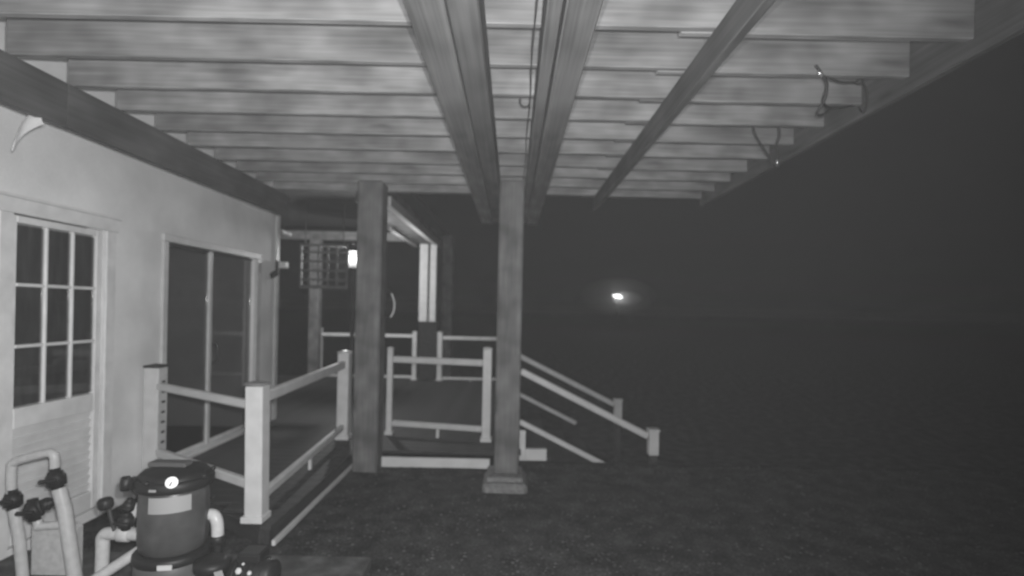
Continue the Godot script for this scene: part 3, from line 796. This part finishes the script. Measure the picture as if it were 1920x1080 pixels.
func small_things() -> void:
	# scrap of paper caught under the side beam
	var st := SurfaceTool.new(); st.begin(Mesh.PRIMITIVE_TRIANGLES); st.set_smooth_group(1)
	var n := 10
	var rows := []
	for i in n + 1:
		var t := float(i) / n
		var c := Vector3(lerpf(0.0, -0.19, t), -0.15 * t * t - 0.02 * t, 0.02 * sin(t * 4.0))
		var w := 0.045 * sin(PI * clampf(0.12 + t * 0.86, 0, 1)) + 0.004
		rows.append([c + Vector3(0.3 * w, w, 0.01), c + Vector3(0, 0, 0.025 * (1 - t)), c + Vector3(-0.3 * w, -w, 0.0)])
	for i in n:
		for k in 2:
			var q := [rows[i][k], rows[i + 1][k], rows[i + 1][k + 1], rows[i][k + 1]]
			for j: int in [0, 2, 1, 0, 3, 2]: st.add_vertex(q[j])
			for j: int in [0, 1, 2, 0, 2, 3]: st.add_vertex(q[j] - Vector3(0, 0, 0.002))
	st.generate_normals()
	tag(put("paper_scrap", st.commit(), M.paper, self, Transform3D(Basis.IDENTITY, Vector3(-2.59, 2.604, -2.93))), "curled white scrap hanging under the dark side beam near the wall", "scrap")
	# small camera at the wall corner
	var c := thing("wall_camera", "small dark wall camera on a white bracket at the house corner", "camera", Vector3(-3.078, 2.13, -6.96))
	slab("bracket", Vector3(0.0005, -0.035, -0.06), Vector3(0.12, 0.045, 0.03), M.white_vinyl, c, 0.006)
	slab("arm", Vector3(-0.0005, -0.1, 0.0305), Vector3(0.03, 0.06, 0.075), M.dark_metal, c, 0.008)
	lathe("camera_head", [[0.0, 0.0], [0.034, 0.002], [0.038, 0.02], [0.038, 0.1], [0.028, 0.12], [0.0, 0.122]], Vector3(0.02, -0.1, 0.06), M.black_plastic, c, Basis(Quaternion(Vector3.UP, Vector3(-0.35, -0.45, 0.82).normalized())), 16)
	# curved white bar on the far side of the post
	var b := thing("curved_handle", "thin white curved bar fixed behind the square timber post", "handle", Vector3(-1.46, 1.64, -5.95))
	tube("bar", curve([Vector3(0.105, 0.13, 0), Vector3(0.13, 0.07, 0), Vector3(0.142, 0.0, 0), Vector3(0.13, -0.08, 0), Vector3(0.10, -0.14, 0)], 5), 0.011, M.white_vinyl, b, 10)
	tube("mount", curve([Vector3(0.106, 0.128, 0), Vector3(0.07, 0.16, 0.1), Vector3(0.04, 0.17, 0.474)], 4), 0.008, M.black_plastic, b, 8)
	tube("mount", curve([Vector3(0.101, -0.138, 0), Vector3(0.06, -0.15, 0.1), Vector3(0.04, -0.15, 0.474)], 4), 0.008, M.black_plastic, b, 8)
	# cords hanging from the outer joists
	var k := thing("hanging_cords", "tangle of dark cords with a shiny clip hanging from the outer joists", "cord", Vector3(1.53, JB + 0.03, -2.74))
	k.scale = Vector3(1, 0.8, 1)
	tube("cord", curve([Vector3(0, 0.02, 0.0), Vector3(0.03, -0.03, 0.0), Vector3(0.09, -0.08, -0.05), Vector3(0.10, -0.16, -0.10), Vector3(0.20, -0.14, -0.22), Vector3(0.34, -0.08, -0.34), Vector3(0.485, -0.02, -0.42)], 6), 0.008, M.rubber_cord, k, 8)
	tube("cord", curve([Vector3(0.01, 0.02, -0.01), Vector3(0.07, -0.06, -0.03), Vector3(0.09, -0.15, -0.06), Vector3(0.07, -0.24, -0.10), Vector3(0.12, -0.23, -0.14), Vector3(0.2, -0.16, -0.2)], 6), 0.007, M.rubber_cord, k, 8)
	tube("cord", curve([Vector3(0.04, -0.02, -0.02), Vector3(0.16, -0.05, -0.06), Vector3(0.27, -0.03, -0.10), Vector3(0.33, -0.04, -0.12), Vector3(0.40, -0.10, -0.2), Vector3(0.42, -0.15, -0.26), Vector3(0.47, -0.06, -0.38)], 6), 0.007, M.rubber_cord, k, 8)
	lathe("clip", [[0.0, 0.0], [0.010, 0.004], [0.013, 0.025], [0.010, 0.045], [0.0, 0.05]], Vector3(0.03, -0.06, 0.012), M.steel, k, Basis(Vector3(0, 0, 1), 0.6), 10)
	lathe("cord_knot", [[0.0, 0.0], [0.016, 0.008], [0.02, 0.02], [0.012, 0.036], [0.0, 0.04]], Vector3(0.29, -0.045, -0.10), M.rubber_cord, k, Basis.IDENTITY, 10)
	k = thing("hanging_cords", "pair of short dark cords meeting in a vee below the outer joists", "cord", Vector3(1.58, JB, -3.56))
	tube("cord", curve([Vector3(0, 0.02, 0), Vector3(0.02, -0.04, -0.01), Vector3(0.12, -0.13, -0.07), Vector3(0.20, -0.20, -0.12), Vector3(0.235, -0.215, -0.14)], 6), 0.008, M.rubber_cord, k, 8)
	tube("cord", curve([Vector3(0.17, 0.02, 0.0), Vector3(0.185, -0.04, -0.02), Vector3(0.18, -0.1, -0.05), Vector3(0.225, -0.16, -0.1), Vector3(0.24, -0.215, -0.14)], 6), 0.009, M.rubber_cord, k, 8)
	lathe("clip", [[0.0, 0.0], [0.009, 0.004], [0.011, 0.02], [0.008, 0.034], [0.0, 0.04]], Vector3(0.222, -0.205, -0.115), M.steel, k, Basis.IDENTITY, 10)
	# hook on the ceiling between the beams
	var h := thing("ceiling_hook", "small metal hook screwed into a joist between the twin beams", "hook", Vector3(0.02, JB, -3.18))
	tube("shank", curve([Vector3(0, 0.02, 0), Vector3(0, -0.01, 0), Vector3(0.02, -0.03, 0), Vector3(0.05, -0.025, 0.0), Vector3(0.055, -0.01, 0.0)], 5), 0.005, M.dark_metal, h, 8)

func security_camera() -> void:
	# the device that looks and lights, behind the lens, on a post of its own
	var s := thing("camera_post", "timber post behind the viewpoint that carries the security camera", "post", Vector3(0.02, 0, 0.3))
	slab("shaft", Vector3(-0.07, -0.05, 0.0), Vector3(0.07, JB - 0.001, 0.14), M.post_wood, s, 0.008)
	var c := thing("security_camera", "round white security camera with infrared diodes above its lens and an added weak one beside it", "camera", Vector3(0.02, EYE, 0.0))
	var turn := Basis(Vector3.RIGHT, PI / 2)
	lathe("body", [[0.0, 0.0], [0.058, 0.0], [0.064, 0.01], [0.064, 0.07], [0.05, 0.11], [0.03, 0.13], [0.0, 0.13]], Vector3(0, 0, 0.012), M.white_vinyl, c, turn, 28)
	lathe("lens", [[0.0, 0.0], [0.012, 0.001], [0.014, 0.0035], [0.014, 0.0036], [0.0, 0.0036]], Vector3(-0.02, 0, 0.008), M.black_plastic, c, turn, 20)
	slab("diode_bar", Vector3(-0.09, 0.066, 0.012), Vector3(0.06, 0.105, 0.05), M.black_plastic, c, 0.006)
	for x: float in [-0.07, 0.036]:
		lathe("diode", [[0.0, 0.0], [0.008, 0.0005], [0.010, 0.0035], [0.0, 0.0036]], Vector3(x, 0.085, 0.008), M.led_glow, c, turn, 16)
	lathe("diode", [[0.0, 0.0], [0.004, 0.0005], [0.005, 0.0035], [0.0, 0.0036]], Vector3(0.008, -0.004, 0.008), M.led_glow, c, turn, 12)  # added weak emitter, put here to brighten the right-hand veil
	tube("mount_arm", [Vector3(0, 0, 0.14), Vector3(0, 0, 0.2995)], 0.018, M.white_vinyl, c, 12)
